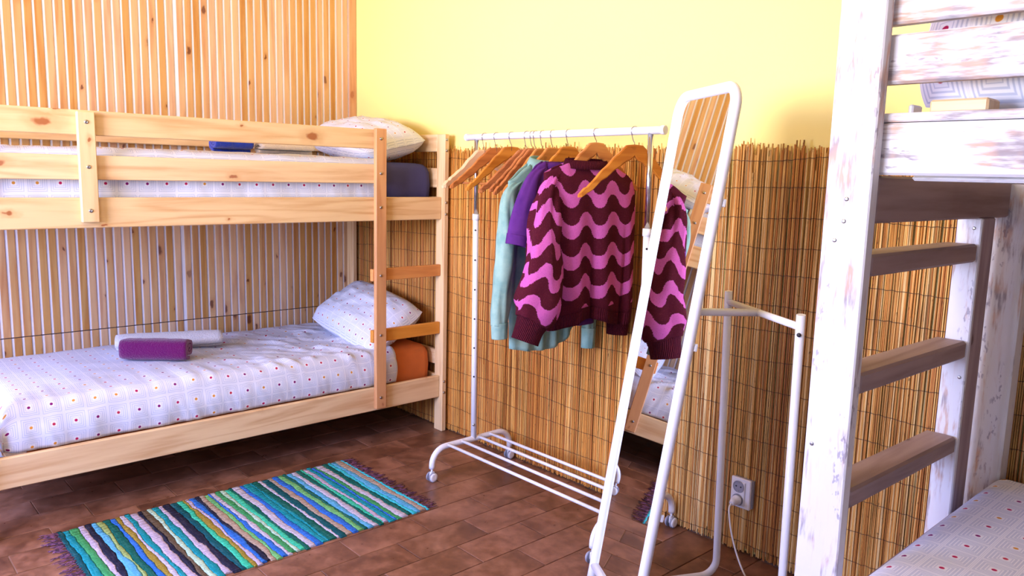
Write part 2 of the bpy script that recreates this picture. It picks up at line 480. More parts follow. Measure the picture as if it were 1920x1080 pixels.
win_frame('door_1', [((FD[0], YF-.08, 0), (FD[0]+.06, YF-.02, FD[3])), ((FD[1]-.06, YF-.08, 0), (FD[1], YF-.02, FD[3])), ((FD[0]+.06, YF-.08, FD[3]-.06), (FD[1]-.06, YF-.02, FD[3]))])

# pine planks on the left wall, white grooves between
SEAM = .562
PT = .004
def plank_mesh(h): 
    me = MB().box((0, -.0150, 0), (PT, .0150, h), .001).mesh('plank'); me.materials.append(M['plank']); return me
pm_hi, pm_lo = plank_mesh(ZC-SEAM-.002), plank_mesh(SEAM-.0045)
y = 2.4515
ys = []
while y > -.25:
    ys.append(y); y -= .0415
    if abs(y-1.47) < .0207 and not any(abs(q-9) < 1e-9 for q in ys): y -= .009; ys.append(9)
ys = [q for q in ys if q != 9]
for q in ys:
    inst('plank', pm_hi, wl, (XL, q, SEAM)); inst('plank', pm_lo, wl, (XL, q, 0.0005))
add('seam_shadow_strip', MB().box((XL, -.28, SEAM-.0045), (XL+.0012, 2.474, SEAM), 0), plain('seam_shadow', srgb(60, 42, 40), .8), wl)  # dark strip paints the shade in the thin seam between planks
struct('trim_1', MB().box((XL, 2.4755, 0), (XL+.012, 2.523, ZC), .002), M['pine_red'])

# unseen ceiling lamp, added for warm light on the upper parts
lampx, lampy = -1.35, -.1
t = thing('added_ceiling_lamp', 'round white ceiling lamp, unseen, added for warm light from above', 'lamp', (lampx, lampy, ZC-.09))
add('added_lamp_base_plate', MB().disc((lampx, lampy, ZC-.022), (0, 0, 1), .09, .02, 24), M['plastic'], t)
g = G('added_lamp_glass', .4); g.color((1, .93, .8, 1)); g.b.inputs['Emission Color'].default_value = (1, .86, .62, 1); g.b.inputs['Emission Strength'].default_value = 6
R = []
for k in range(1, 9):
    th = PI/2*k/8
    R.append([(lampx+.16*math.sin(th)*math.cos(2*PI*i/28), lampy+.16*math.sin(th)*math.sin(2*PI*i/28), ZC-.024-.065*math.cos(th)) for i in range(28)])
add('added_lamp_shade', MB().rings(R), g.mat, t)
ll = bpy.data.lights.new('added_warm_light', 'AREA'); ll.shape = 'DISK'; ll.size = .3; ll.energy = ADDED_LAMP_POWER; ll.color = (1, .80, .56); ll.spread = PI
lo = bpy.data.objects.new('added_warm_light', ll); COL.objects.link(lo); lo.location = (lampx, lampy, ZC-.10)

# ================================================================== REED MAT
mat_t = thing('reed_mat', 'golden reed screen fixed along the lower half of the yellow wall', 'mat', (-1.2, 2.5, 0))
mb = MB()
straw = [(218, 168, 92), (226, 184, 112), (202, 142, 70), (196, 132, 66), (234, 200, 136), (180, 116, 58), (212, 160, 86)]
def reed(x, y, rad, z0, z1, lean, c):
    b = len(mb.v); n = 5
    for (z, xx) in ((z0, x), ((z0+z1)/2, x+lean*.5+random.uniform(-.0015, .0015)), (z1, x+lean)):
        for k in range(n):
            mb.v.append((xx+rad*math.cos(2*PI*k/n+.3), y+rad*math.sin(2*PI*k/n+.3), z)); mb.col.append(c)
    for j in range(2):
        for k in range(n):
            mb.face((b+j*n+k, b+j*n+(k+1) % n, b+(j+1)*n+(k+1) % n, b+(j+1)*n+k), True)
    mb.face([b+2*n+k for k in range(n)])
for layer, (yy, step) in enumerate(((2.496, .0041), (2.5025, .0041))):
    x = XL+.06
    while x < 1.9:
        lf = fbm(x*1.7, layer*5, 0)+.6*fbm(x*9, 3, layer)
        rr = random.choice(straw)
        kk = random.uniform(.92, 1.06)+.12*lf
        if random.random() < .06: kk *= .74
        if layer: kk *= .9
        if x < -1.93: rr = (rr[0]*.98, rr[1]*.90, rr[2]*.74)
        c = srgb(*[max(20, min(250, v*kk)) for v in rr])[:3]
        top = 1.488+.012*fbm(x*3, 1, 2)+random.gauss(0, .008)
        if random.random() < .05: top += random.uniform(.005, .03)
        if random.random() < .12 and layer == 0: top -= random.uniform(.01, .12)
        reed(x, yy+random.uniform(-.0015, .0015), random.uniform(.0019, .0029), random.uniform(.002, .012) if random.random() > .25 else random.uniform(.01, .05), top, random.uniform(-.012, .012), c)
        x += step*random.uniform(.75, 1.25)
add('reeds', mb, M['reed'], mat_t, kind='stuff')
for i in range(15):
    z = 1.448-i*.1005
    if z < .03: break
    pts = []
    x = XL+.05
    while x < 1.9:
        pts.append((x, 2.4915+.0007*math.sin(x*500), z+.016*fbm(x*1.3, i*3.1, 0)+.012*fbm(x*4.5, i*2.3, 4)+.0015*math.sin(x*230)))
        x += .016
    add('wire', MB().tube(pts, .0009, 4), M['wire'], mat_t)

# ================================================================== LEFT BUNK BED
XF = -3.215; XRL = -3.239; BX0 = -4.19; BY0, BY1 = .385, 2.475
bed = thing('bunk_bed', 'natural pine bunk bed with ladder along the plank wall', 'bed', (-3.7, 1.45, 0))
def part(name, a, b, mat, parent=bed, ch=.003, label=None): return add(name, MB().box(a, b, ch), mat, parent, label=label)
RT = .024
# posts
part('post', (XF-.07, BY1-.028, 0), (XF, BY1, 1.572), M['pineZ'])
part('post', (XF-.07, BY0, 0), (XF, BY0+.028, 1.572), M['pineZ'])
part('post', (BX0, BY1-.028, 0), (BX0+.07, BY1, 1.572), M['pineZ'])
part('post', (BX0, BY0, 0), (BX0+.07, BY0+.028, 1.572), M['pineZ'])
for (z0, z1) in ((1.138, 1.252), (1.318, 1.409), (1.482, 1.573)):
    y1 = BY1-.029 if z1 < 1.3 else 2.04
    y1 = BY1-.029 if z0 == 1.138 else 2.097
    part('rail', (XRL-RT, BY0+.029, z0), (XRL, y1, z1), M['pineY'])
part('bed_side', (XRL-RT, BY0+.029, .187), (XRL, BY1-.029, .305), M['pineY'])
part('ladder_post', (XF-.0235, 2.038, .2), (XF, 2.098, 1.578), M['pine_red'], label='orange toned inner ladder post')
part('batten', (XF-.0235, .765, 1.16), (XF, .825, 1.567), M['pineZ'])
for (z0, z1) in ((.842, .902), (.534, .597)):
    part('rung', (XRL-RT, 2.032, z0), (XRL, BY1-.029, z1), M['pine_rung'], label='orange pine ladder rung')
for (z0, z1) in ((1.138, 1.252), (1.482, 1.573), (.187, .305)):
    part('rail', (BX0+.002, BY0+.029, z0), (BX0+.026, BY1-.029, z1), M['pineY'])
# end boards against the back wall and at the foot
for yy in (BY1-.026, BY0+.002):
    for (z0, z1) in ((1.484, 1.572), (1.3, 1.40), (1.138, 1.252), (.36, .44), (.187, .305)):
        part('end_board', (BX0+.071, yy, z0), (XF-.071, yy+.022, z1), M['pineX'])
for zz in (1.185, .232):
    for i in range(12):
        yy = BY0+.12+i*.165
        part('slat', (BX0+.03, yy, zz), (XRL-RT-.004, yy+.07, zz+.014), M['pineX'], ch=.002)
    part('slat_support', (XRL-RT-.024, BY0+.04, zz-.03), (XRL-RT-.001, BY1-.04, zz-.001), M['pineY'])
    part('slat_support', (BX0+.027, BY0+.04, zz-.03), (BX0+.05, BY1-.04, zz-.001), M['pineY'])
for (yy, zz) in [(2.066, z) for z in (1.53, 1.366, 1.204, .872, .574, .257)]+[(.795, 1.53), (.795, 1.366), (.795, 1.204)]+[(2.461, z) for z in (1.545, 1.49, 1.225, 1.165, .275, .215)]:
    add('bolt', MB().disc((XF, yy, zz), (1, 0, 0), .0075, .004, 12, 1), M['steel'], bed)

def draped_sheet(x0, x1, y0, y1, ztop, zf, zb, rad, wr, name, label, mat, group=None, crown=.0, seed=0, sag=.0, front_bulge=.0, fold=1.0, endr=.07):
    """fitted sheet: cross-section swept along y, rounded over the front (x1) and back (x0) edges."""
    prof = []   # (x,z) from the back bottom over to the front bottom
    prof += [(x0, lerp(zb, ztop-rad, i/3)) for i in range(3)]
    prof += [(x0+rad-rad*math.cos(a), ztop-rad+rad*math.sin(a)) for a in [PI/2*i/5 for i in range(6)]]
    n = 46
    prof += [(lerp(x0+rad, x1-rad, i/n), ztop) for i in range(1, n)]
    prof += [(x1-rad+rad*math.sin(a), ztop-rad+rad*math.cos(a)) for a in [PI/2*i/6 for i in range(7)]]
    prof += [(x1, lerp(ztop-rad, zf, i/8)) for i in range(1, 9)]
    L = [0]
    for (a, b), (c, d) in zip(prof, prof[1:]): L.append(L[-1]+math.hypot(a-c, b-d))
    ny = 130; R = []; UV = []
    for k in range(ny+1):
        yy = lerp(y0, y1, k/ny); ring = []; uvr = []
        for i, (x, z) in enumerate(prof):
            ft = min(1, max(0, (x-x0)/(x1-x0)))
            cr = crown*math.sin(PI*ft)*math.sin(PI*min(1, max(0, (yy-y0)/(y1-y0))))
            if z >= ztop-rad:
                dz = cr+wr(x, yy)-sag*max(0, ft-.8)*3
                dx = 0
            else:
                dz = 0; hang = (ztop-rad-z)/max(.01, ztop-rad-zf)
                dx = fold*(.008*fbm(yy*11, seed, z*5)+.007*abs(fbm(yy*26+z*9, seed+4, z*3))) if x > (x0+x1)/2 else 0
                dx += front_bulge*math.sin(PI*min(1, max(0, hang)))*(1 if x > (x0+x1)/2 else 0)
            e = max(0, 1-(yy-y0)/endr)
            if e > 0:
                q = 1-math.sqrt(max(0, 1-e*e)); dz -= q*endr*.8*min(1, max(0, (z-zf)/max(.01, ztop-zf)))
                dx -= q*endr*.7*(1 if ft > .5 else -1)*min(1, abs(ft-.5)*2.2)
            ring.append((x+dx, yy, z+dz)); uvr.append((L[i]+.004*fbm(x*3, yy*3, 1), yy+.006*fbm(x*2, yy*2, 7)))
        R.append(ring); UV.append(uvr)
    for q in range(1, 5):       # the sheet hangs down at the foot end
        zc = lerp(ztop-.06, zf, q/4)
        R.insert(0, [(x, y0-.002, min(z, zc)) for x, y_, z in R[q-1]]); UV.insert(0, [(u, v-.05*q) for u, v in UV[q-1]])
    mbs = MB().rings(R, closed=False, cap=False, uv=UV, flip=False)
    o = add(name, mbs, mat, base=((x0+x1)/2, (y0+y1)/2, zf))
    tag(o, label, 'bed sheet', group)
    so = o.modifiers.new('thickness', 'SOLIDIFY'); so.thickness = .003; so.offset = -1
    return o
def mattress(name, label, x0, x1, y0, y1, z0, z1, mat, r=.05):
    R = []
    def rr(ins, z):
        pts = []; rad = max(.01, r-ins*.2)
        for (cx, cy, a0) in ((x1-ins-rad, y1-ins-rad, 0), (x0+ins+rad, y1-ins-rad, PI/2), (x0+ins+rad, y0+ins+rad, PI), (x1-ins-rad, y0+ins+rad, 1.5*PI)):
            for i in range(6):
                a = a0+PI/2*i/5; pts.append((cx+rad*math.cos(a), cy+rad*math.sin(a), z))
        return pts
    e = .045
    prof = [(e, 0), (e*.3, .006), (0, .03)]
    H = z1-z0
    R = [rr(.05, z0)]+[rr(i, z0+z) for i, z in prof]+[rr(-.004, z0+H*.5)]+[rr(0, z1-.045), rr(.008, z1-.022), rr(.025, z1-.006), rr(.055, z1), rr(.12, z1+.002)]
    mb = MB().rings(R)
    return tag(add(name, mb, mat, base=((x0+x1)/2, (y0+y1)/2, z0)), label, 'mattress')

def wr_low(x, y):
    k = max(0, min(1, (y-1.30)/.5))*max(0, min(1, (x+4.15)/.3))
    w = .008*fbm(x*4, y*4, 2)+.004*fbm(x*12, y*8, 5)
    a = (x*.72+y*.69); b = (-x*.69+y*.72)
    w += k*(.026*(1-abs(fbm(a*3.5, b*11, 1))*2.2)+.016*(1-abs(fbm(a*5+3, b*22, 9))*2)-.03)
    w += .010*fbm(x*2.5, y*20, 3)*max(0, min(1, (x+3.62)/.25))
    return max(w, -.006)
def wr_up(x, y): return max(-.003, .006*fbm(x*5, y*4, 2)+.005*fbm(x*12, y*14, 5))
mattress('mattress', 'bright orange mattress on the lower pine bunk, bare at its pillow end', BX0+.062, -3.287, .56, 2.425, .248, .472, M['orange'])
draped_sheet(-4.15, -3.268, .48, 2.19, .490, .308, .32, .055, wr_low, 'bed_sheet', 'pale patterned sheet with coloured dots on the lower pine bunk', M['sheet'], front_bulge=.014)
mattress('mattress', 'navy blue mattress end showing on the upper pine bunk', BX0+.062, -3.302, .56, 2.435, 1.201, 1.422, M['navy'])
draped_sheet(-4.14, -3.284, .50, 2.12, 1.437, 1.21, 1.22, .04, wr_up, 'bed_sheet', 'pale dotted sheet on the upper pine bunk behind the guard rails', M['sheet'], seed=5, crown=.012, fold=.6)

def pillow(name, label, center, ux, uy, un, w, h, tk, mat, seed, pw=.55):
    ux, uy, un = (Vector(v).normalized() for v in (ux, uy, un)); c = Vector(center)
    n, mN = 40, 32
    def P(i, j, sgn):
        u = -1+2*i/n; v = -1+2*j/mN
        e = max(0, (1-abs(u)**3.0))*max(0, (1-abs(v)**3.0))
        t = tk/2*e**pw
        pin = 1-.10*abs(v)**3-.05*(1-abs(v)); pin2 = 1-.10*abs(u)**3-.05*(1-abs(u))
        edge = e**.4
        wv = (.012*fbm(u*2.3, v*2.1, seed)+.008*fbm(u*6, v*5, seed+3)+.010*abs(fbm(u*3+v*4, u*2-v*7, seed+8)))*edge
        return c+ux*(u*w/2*pin)+uy*(v*h/2*pin2)+un*(sgn*t+wv)
    mb = MB()
    for sgn in (1, -1):
        R = [[P(i, j, sgn) for i in range(n+1)] for j in range(mN+1)]
        UV = [[(i/n*w+(.3 if sgn < 0 else 0), j/mN*h) for i in range(n+1)] for j in range(mN+1)]
        mb.rings(R, closed=False, cap=False, uv=UV, flip=sgn < 0)
    o = add(name, mb, mat, base=tuple(c-un*tk/2))
    return tag(o, label, 'pillow')
s_, c_ = math.sin(math.radians(27)), math.cos(math.radians(27))
pillow('pillow', 'dotted pillow leaning against the reed wall on the lower pine bunk', (-3.63, 2.235, .596), (1, 0, -.14), (-.06, c_, s_), (.1, -s_, c_), .68, .42, .20, M['pillow'], 11)
s_, c_ = math.sin(math.radians(12)), math.cos(math.radians(12))
pillow('pillow', 'pale dotted pillow on the upper pine bunk by the yellow wall', (-3.655, 2.240, 1.540), (1, 0, -.12), (0, c_, s_), (.12, -s_, c_), .70, .40, .21, M['pillow'], 23)

def towel(name, label, p0, p1, hw, hh, turns, th, mat, seed, fuzz=.002, sq=2.4, flip=1, ztop=None):
    """rolled or folded towel: a spiral cross-section swept along p0-p1."""
    p0, p1 = Vector(p0), Vector(p1); ax = (p1-p0).normalized(); sd = Vector((0, 0, 1)).cross(ax).normalized()
    n = int(turns*26)
    outer, inner = [], []
    for i in range(n+1):
        a = 2*PI*i/26; k = 1-(th*1.15/hh)*(a/(2*PI))
        if k < .12: break
        def pt(kk, aa):
            ca, sa = math.cos(aa), math.sin(aa)
            rr = (abs(ca)**sq+abs(sa)**sq)**(-1/sq)
            return (flip*hw*(1-(1-kk)*hh/hw)*rr*ca, hh*kk*rr*sa)
        ph = a-PI/2
        outer.append(pt(k, ph)); inner.append(pt(k-th/hh*.93, ph))
    prof = outer+inner[::-1]
    K = 22; R = []
    for j in range(K+1):
        t = j/K; c = p0.lerp(p1, t); e = 1-.10*(abs(2*t-1)**8)
        rg = []
        for q, (a, b) in enumerate(prof):
            d = fuzz*(fbm(a*60, b*60, t*14+seed)+.8*fbm(a*20, b*20, t*5+seed))
            rg.append(c+sd*(a*e*(1+d*8)+d)+Vector((0, 0, 1))*(hh+b*e*(1+d*6)))
        R.append(rg)
    mb = MB().rings(R)
    o = add(name, mb, mat, base=tuple((p0+p1)/2))
    return tag(o, label, 'towel')
towel('towel', 'rolled white towel behind the purple one on the lower pine bunk', (-3.935, 1.050, .497), (-3.765, 1.495, .500), .070, .043, 3.2, .013, M['t_white'], 3, .006, 2.2)
towel('towel', 'folded purple towel in front of the white roll on the lower bunk', (-3.765, 1.035, .495), (-3.575, 1.265, .495), .058, .054, 2.6, .018, M['t_purple'], 8, .004, 3.2, -1)
towel('towel', 'rolled bright blue towel on the upper pine bunk', (-3.60, 1.41, 1.446), (-3.60, 1.59, 1.446), .055, .040, 3, .014, M['t_blue'], 15, .005, 2.2)
towel('towel', 'folded cream towel beside the blue one on the upper bunk', (-3.58, 1.62, 1.446), (-3.58, 1.895, 1.446), .06, .030, 2, .018, M['t_beige'], 17, .003, 3)

# ================================================================== RAG RUG
RX0, RX1, RY0, RY1 = -3.165, -2.465, .605, 1.815
rug = thing('rag_rug', 'striped teal, blue and white rag rug with fringed ends on the tiles', 'rug', (-2.8, 1.2, 0))
RC = dict(teal=(24, 140, 150), dteal=(18, 84, 92), lilac=(184, 170, 190), black=(36, 36, 56), blue=(48, 110, 200), olive=(150, 170, 100), sky=(90, 170, 210),
          green=(64, 150, 90), mint=(60, 190, 150), dgreen=(18, 96, 84), brown=(96, 80, 60), ochre=(150, 130, 50), pale=(176, 206, 180), white=(188, 182, 196), aqua=(60, 190, 200), navy=(40, 60, 140), lgreen=(110, 180, 110), tan=(170, 150, 130))
seq = ['dteal', 'teal', 'green', 'lilac', 'black', 'sky', 'olive', 'dgreen', 'blue', 'ochre', 'white', 'teal', 'lilac', 'black', 'brown', 'pale', 'teal', 'lilac', 'black', 'dteal', 'mint', 'ochre', 'lilac', 'blue', 'black', 'tan', 'lgreen', 'blue', 'white', 'green', 'pale', 'mint', 'dgreen', 'white', 'blue', 'teal', 'teal', 'dgreen', 'white', 'dteal', 'tan', 'blue', 'lgreen', 'dgreen', 'sky', 'white', 'dgreen', 'mint', 'lilac', 'teal', 'blue', 'green', 'white', 'dgreen', 'aqua', 'sky', 'tan', 'aqua']
rmat = {}
def rugmat(k):
    if k not in rmat:
        g = G('rag_'+k, .95, 0, .1); o = g.obj()
        st = g.noise(g.vm('MULTIPLY', o, (.25, 2.5, 1)), 70, 3, .6); fi = g.noise(o, 150, 2)
        c = srgb(*[min(255, v*1.0) for v in RC[k]])
        col = g.mix(g.sm(st, .42, .72), c, tuple(min(1, x*1.25+.03) for x in c[:3])+(1,))
        col = g.mix(g.m('MULTIPLY', g.sm(fi, .55, .7), .5), col, tuple(x*.45 for x in c[:3])+(1,))
        wv = g.m('SINE', g.m('MULTIPLY', g.n('SeparateXYZ', {0: g.n('TexCoord').outputs['Object']}).outputs[0], 2*PI/.014))
        g.color(g.mix(g.m('MULTIPLY', g.sm(wv, .75, 1.0), .4), col, tuple(x*.5 for x in c[:3])+(1,)))
        g.bump(g.m('ADD', wv, fi), .6, .004); rmat[k] = g.mat
    return rmat[k]
wid = [random.uniform(.6, 1.45) for _ in seq]; tot = sum(wid)
edges = [RY0]
for q in wid: edges.append(edges[-1]+q/tot*(RY1-RY0))
NXR = 60
def edge_y(i, x):
    a = 0 if i in (0, len(edges)-1) else 1
    tt = (x-RX0)/(RX1-RX0)
    return edges[i]+a*(.010*fbm(x*5, i*1.7, 0)+.006*fbm(x*19, i*2.9, 5))-.012*tt*(1-tt)*0+.006*fbm(x*2.2, 8, 1)
for i, k in enumerate(seq):
    R = []
    xo0 = RX0+random.uniform(-.004, .008); xo1 = RX1+random.uniform(-.012, .006)
    for j in range(NXR+1):
        x = lerp(xo0, xo1, j/NXR)
        ya, yb = edge_y(i, x), edge_y(i+1, x)
        h = .0065+.002*fbm(x*40, i*5, 1)+.0015*math.sin(x*2*PI/.03+i)+.004*max(0, fbm(x*3.5, edges[i]*3.5, 6))
        ym = (ya+yb)/2
        R.append([(x, ya+.0003, .001), (x, ya+.0008, h*.8), (x, ya*.8+yb*.2, h*.98), (x, ym, h), (x, ya*.2+yb*.8, h*.98), (x, yb-.0008, h*.8), (x, yb-.0003, .001)])
    add('rag_strip', MB().rings([r[::-1] for r in R], True, True), rugmat(k), rug)
g = G('fringe_yarn', .95, 0, .1); nz = g.noise(g.obj(), 60, 3); g.color(g.mix(g.sm(nz, .4, .6), srgb(128, 84, 112), srgb(78, 54, 74)))
for y0, sg in ((RY0, -1), (RY1, 1)):
    mb = MB(); x = RX0+.01
    while x < RX1-.005:
        for q in range(2):
            L = random.uniform(.035, .07); dx = random.uniform(-.03, .02); p = (x+random.uniform(-.004, .004), y0-sg*.004, .006)
            path = [p]+[(p[0]+dx*t+.016*fbm(x*90, q*7, t*3), p[1]+sg*L*t, .006-.003*t+.004*abs(fbm(x*70, t*4, q))) for t in (.25, .5, .75, 1)]
            mb.tube(path, [.0017, .0015, .0017, .0015, .0010], 5)
        x += random.uniform(.011, .018)
    add('fringe', mb, g.mat, rug, kind='stuff')

# ================================================================== CLOTHES RACK
rack = thing('clothes_rack', 'white metal clothes rack on castors in front of the reed wall', 'clothes rack', (-2.2, 2.24, 0))
XA, XB, YM = -2.695, -1.728, 2.24
zb = .150
BAR0, BAR1 = Vector((-2.785, YM, 1.537)), Vector((-1.684, YM, 1.544))
def barz(x): return lerp(BAR0.z, BAR1.z, (x-BAR0.x)/(BAR1.x-BAR0.x))
tb = add('hanging_rail', MB().tube([BAR0+Vector((.012, 0, 0)), BAR1-Vector((.012, 0, 0))], .0145, 20), M['white'], rack)
for p, d in ((BAR0, .014), (BAR1, -.014)):
    add('end_cap', MB().tube([p, p+Vector((d*.15, 0, 0)), p+Vector((d, 0, 0))], [.0145, .0165, .0165], 18), M['plastic'], rack)
for x in (XA, XB):
    xt = x-.012 if x == XA else x-.014
    add('upright', MB().tube([(x, YM, zb), (xt, YM, 1.185)], .0135, 16), M['white'], rack)
    add('collar', MB().tube([(xt, YM, 1.17), (xt, YM, 1.197)], .0165, 16), M['plastic'], rack)
    add('inner_tube', MB().tube([(xt, YM, 1.19), (xt-.005, YM, barz(xt)-.008)], .0105, 14), M['chrome'], rack, label='chrome inner tube')
    for i in range(6):
        zz = .45+i*.135
        add('adjusting_hole', MB().disc((lerp(x, xt, (zz-zb)/1.03)+.009, YM-.0104, zz), (.68, -.74, 0), .0042, .0008, 10), M['black'], rack)
    add('screw', MB().disc((x+.0095, YM-.0098, zb+.07), (.68, -.74, 0), .006, .003, 12, 1), M['steel'], rack)
    y0, y1 = 2.0, 2.468
    rb = .075
    path = [(x, y0, .062)]+arc((x, y0+rb, zb-rb+.0), rb, PI, PI/2, (0, 1, 0), (0, 0, 1), 9)+arc((x, y1-rb, zb-rb), rb, PI/2, 0, (0, 1, 0), (0, 0, 1), 9)+[(x, y1, .062)]
    add('base_tube', MB().tube(path, .0135, 16), M['white'], rack)
    for yy in (y0, y1):
        ct = add('caster', MB().tube([(x, yy, .062), (x, yy, .04)], .005, 10).box((x-.006, yy-.012, .016), (x+.006, yy+.014, .047), .004), M['plastic'], rack)
        for sx in (-1, 1):
            cw = Vector((x+sx*.0075, yy, .0225))
            add('wheel', MB().tube([cw, cw+Vector((sx*.007, 0, 0))], [.0222, .0222], 20), M['greyplastic'], ct)
            add('wheel_cap', MB().tube([cw+Vector((sx*.0071, 0, 0)), cw+Vector((sx*.011, 0, 0)), cw+Vector((sx*.012, 0, 0))], [.0205, .0185, .011], 20), M['plastic'], ct)
for yy in (2.085, 2.165, 2.245+.02, 2.335):
    add('shelf_rod', MB().tube([(XA+.006, yy, zb+.006), (XB-.006, yy, zb+.006)], .0068, 12), M['white'], rack)

# ------------------------------------------------------------------ hangers
def hanger(x0, yawd, label, mat, zapex, thick=.0125, rod=True, bow=.0, endz=1.318, cap=.0):
    yw = math.radians(yawd); z0 = 1.28
    t = thing('clothes_hanger', label, 'hanger', (x0, YM, z0), yw-PI/2, 'wooden hangers on the clothes rack')
    R = []; N = 40; ha = .217
    for i in range(N+1):
        a = -ha+2*ha*i/N; q = abs(a)/ha
        zc = interp([(0, zapex-.018), (.14, zapex-.024), (.32, zapex-.054), (.55, zapex-.098), (.8, lerp(zapex, endz, .83)), (1, endz)], q)
        hh = interp([(0, .052), (.15, .060), (.35, .050), (.7, .033), (.9, .027), (1, .018)], q)/2
        top = hh; bot = -hh
        if .82 < q < .87: top -= .006
        if q < .07: bot += .012*(1-q/.07)
        n0 = bow*(q*q)-bow*.4; th = thick/2*(1+.25*q)
        if i in (0, N): hh *= .7; top *= .6; bot *= .6; th *= .6
        ca = .3
        ring = [(a, n0-th, bot+(top-bot)*.10), (a, n0-th*.7, bot), (a, n0+th*.7, bot), (a, n0+th, bot+(top-bot)*.10), (a, n0+th, top-(top-bot)*.10), (a, n0+th*.7, top), (a, n0-th*.7, top), (a, n0-th, top-(top-bot)*.10)]
        R.append([(p[0], p[1], zc+p[2]-z0) for p in ring])
    add('hanger_body', MB().rings(R, True, True, False), mat, t, local=True)
    bz = barz(x0)-z0; rr = .0165
    path = [(0, 0, zapex-.01-z0), (0, 0, zapex+.014-z0), (.006, 0, zapex+.022-z0)]
    path += [(rr*math.cos(a), 0, bz+rr*math.sin(a)) for a in [math.radians(v) for v in range(-25, 196, 15)]]
    add('hook', MB().tube(path, .0016, 6), M['chrome'], t, local=True, label='thin chrome hook')
    if rod:
        add('trouser_bar', MB().tube([(-.172, bow*.3, 1.336-z0), (.172, bow*.3, 1.336-z0)], .0042, 8), mat, t, local=True)
    return t
HX = [-2.655, -2.575, -2.479, -2.384, -2.352, -2.333, -2.293, -2.235, -2.147, -2.002, -1.818]
hanger(HX[0], -9, 'pale wooden hanger nearest the pine bunk, at the left end of the rack', M['hang_pale'], 1.474, .024, True, .03, 1.318)
hanger(HX[1], -17, 'brown empty hanger second from the left on the rack', M['hang_dark'], 1.482, .018, True, .02)
hanger(HX[2], -12, 'golden empty hanger third from the left on the rack', M['hang'], 1.486, .014, True, .015, 1.312)
hanger(HX[3], -17.5, 'reddish brown empty hanger fourth from the left, its tip low', M['hang_dark'], 1.474, .016, True, .018, 1.305)
hanger(HX[4], -4.5, 'first of two dark empty hangers close together left of the shirt', M['hang_dark'], 1.478, .013, True, .01, 1.312)
hanger(HX[5], -3, 'second of two dark empty hangers close together left of the shirt', M['hang_dark'], 1.476, .013, True, .01, 1.302)
hanger(HX[6], 1.5, 'brown hanger just behind the pale teal shirt', M['hang'], 1.477, .013, False, .01, 1.31)
hanger(HX[7], 0.5, 'wooden hanger holding the pale teal shirt', M['hang'], 1.480, .013, False, .0)
hanger(HX[8], -5.5, 'orange wooden hanger holding the purple t-shirt', M['hang'], 1.484, .013, False, .0)
hanger(HX[9], -8.5, 'wooden hanger holding the pink and maroon sweater', M['hang'], 1.497, .013, False, .0, 1.33)
hanger(HX[10], -21.5, 'empty orange hanger in front of the sweater, at the right end of the rack', M['hang'], 1.487, .014, False, .0, 1.308)

# ------------------------------------------------------------------ garments
def torso(aL, aR, ztop, zbot, thick, fold, nofs=lambda t: 0.0, ns=44, ntt=46):
    R, UV = [], []
    for k in range(ntt+1):
        t = k/ntt; ring = []; uv = []
        idx = [(i/ns, 1) for i in range(ns+1)]+[(1-i/ns, -1) for i in range(1, ns)]
        for s, sg in idx:
            a = lerp(aL(t), aR(t), s)
            d = thick(t)*max(0, 1-abs(2*s-1)**3.2)**.55
            z = lerp(ztop(a, sg), zbot(a, sg), t)
            w = fold(a, z, sg, t)*min(1, t*6)*max(0, 1-abs(2*s-1)**6)
            ring.append((a, sg*d+w+nofs(t), z)); uv.append((a+(0 if sg > 0 else .04), z))
        uv.append(uv[0]); R.append(ring); UV.append(uv)
    return R, UV
def sleeve(path, fold=.006, seed=0, n=26, sub=6, u0=0.0, v0=1.59):
    """path: list of (a,n,z,half width,half depth)"""
    R, UV = [], []; L = 0; pts = []
    for i in range(len(path)-1):
        for j in range(sub):
            t = j/sub
            p0 = path[max(0, i-1)]; p1 = path[i]; p2 = path[i+1]; p3 = path[min(len(path)-1, i+2)]
            pts.append([.5*((2*p1[q])+(-p0[q]+p2[q])*t+(2*p0[q]-5*p1[q]+4*p2[q]-p3[q])*t*t+(-p0[q]+3*p1[q]-3*p2[q]+p3[q])*t**3) for q in range(5)])
    pts.append(list(path[-1]))
    for i, p in enumerate(pts):
        q = pts[min(i+1, len(pts)-1)]; o = pts[max(i-1, 0)]
        tx, tz = q[0]-o[0], q[2]-o[2]; tl = math.hypot(tx, tz) or 1; tx /= tl; tz /= tl
        if i: L += math.hypot(p[0]-pts[i-1][0], p[2]-pts[i-1][2])
        px, pz = -tz, tx
        ring, uv = [], []
        for k in range(n):
            th = 2*PI*k/n
            fd = 1+fold/max(p[3], .02)*(1.2*fbm(math.cos(th)*2+seed, math.sin(th)*2, L*5)+.9*fbm(math.cos(th)*5, math.sin(th)*5+seed, L*9))
            cw, sd = math.cos(th)*p[3]*fd, math.sin(th)*p[4]*fd
            ring.append((p[0]+px*cw, p[1]+sd, p[2]+pz*cw)); uv.append((u0+1.25*th*(p[3]+p[4])/2+.02*math.sin(L*14), v0-L+.02*fbm(math.cos(th)*2, math.sin(th)*2+seed, L*6)))
        uv.append((u0+1.25*2*PI*(p[3]+p[4])/2+.02*math.sin(L*14), v0-L+.02*fbm(2, seed, L*6)))
        R.append(ring); UV.append(uv)
    return R, UV
def garment(name, label, cat, x0, yawd, zbase):
    return thing(name, label, cat, (x0, YM, zbase), math.radians(yawd)-PI/2)
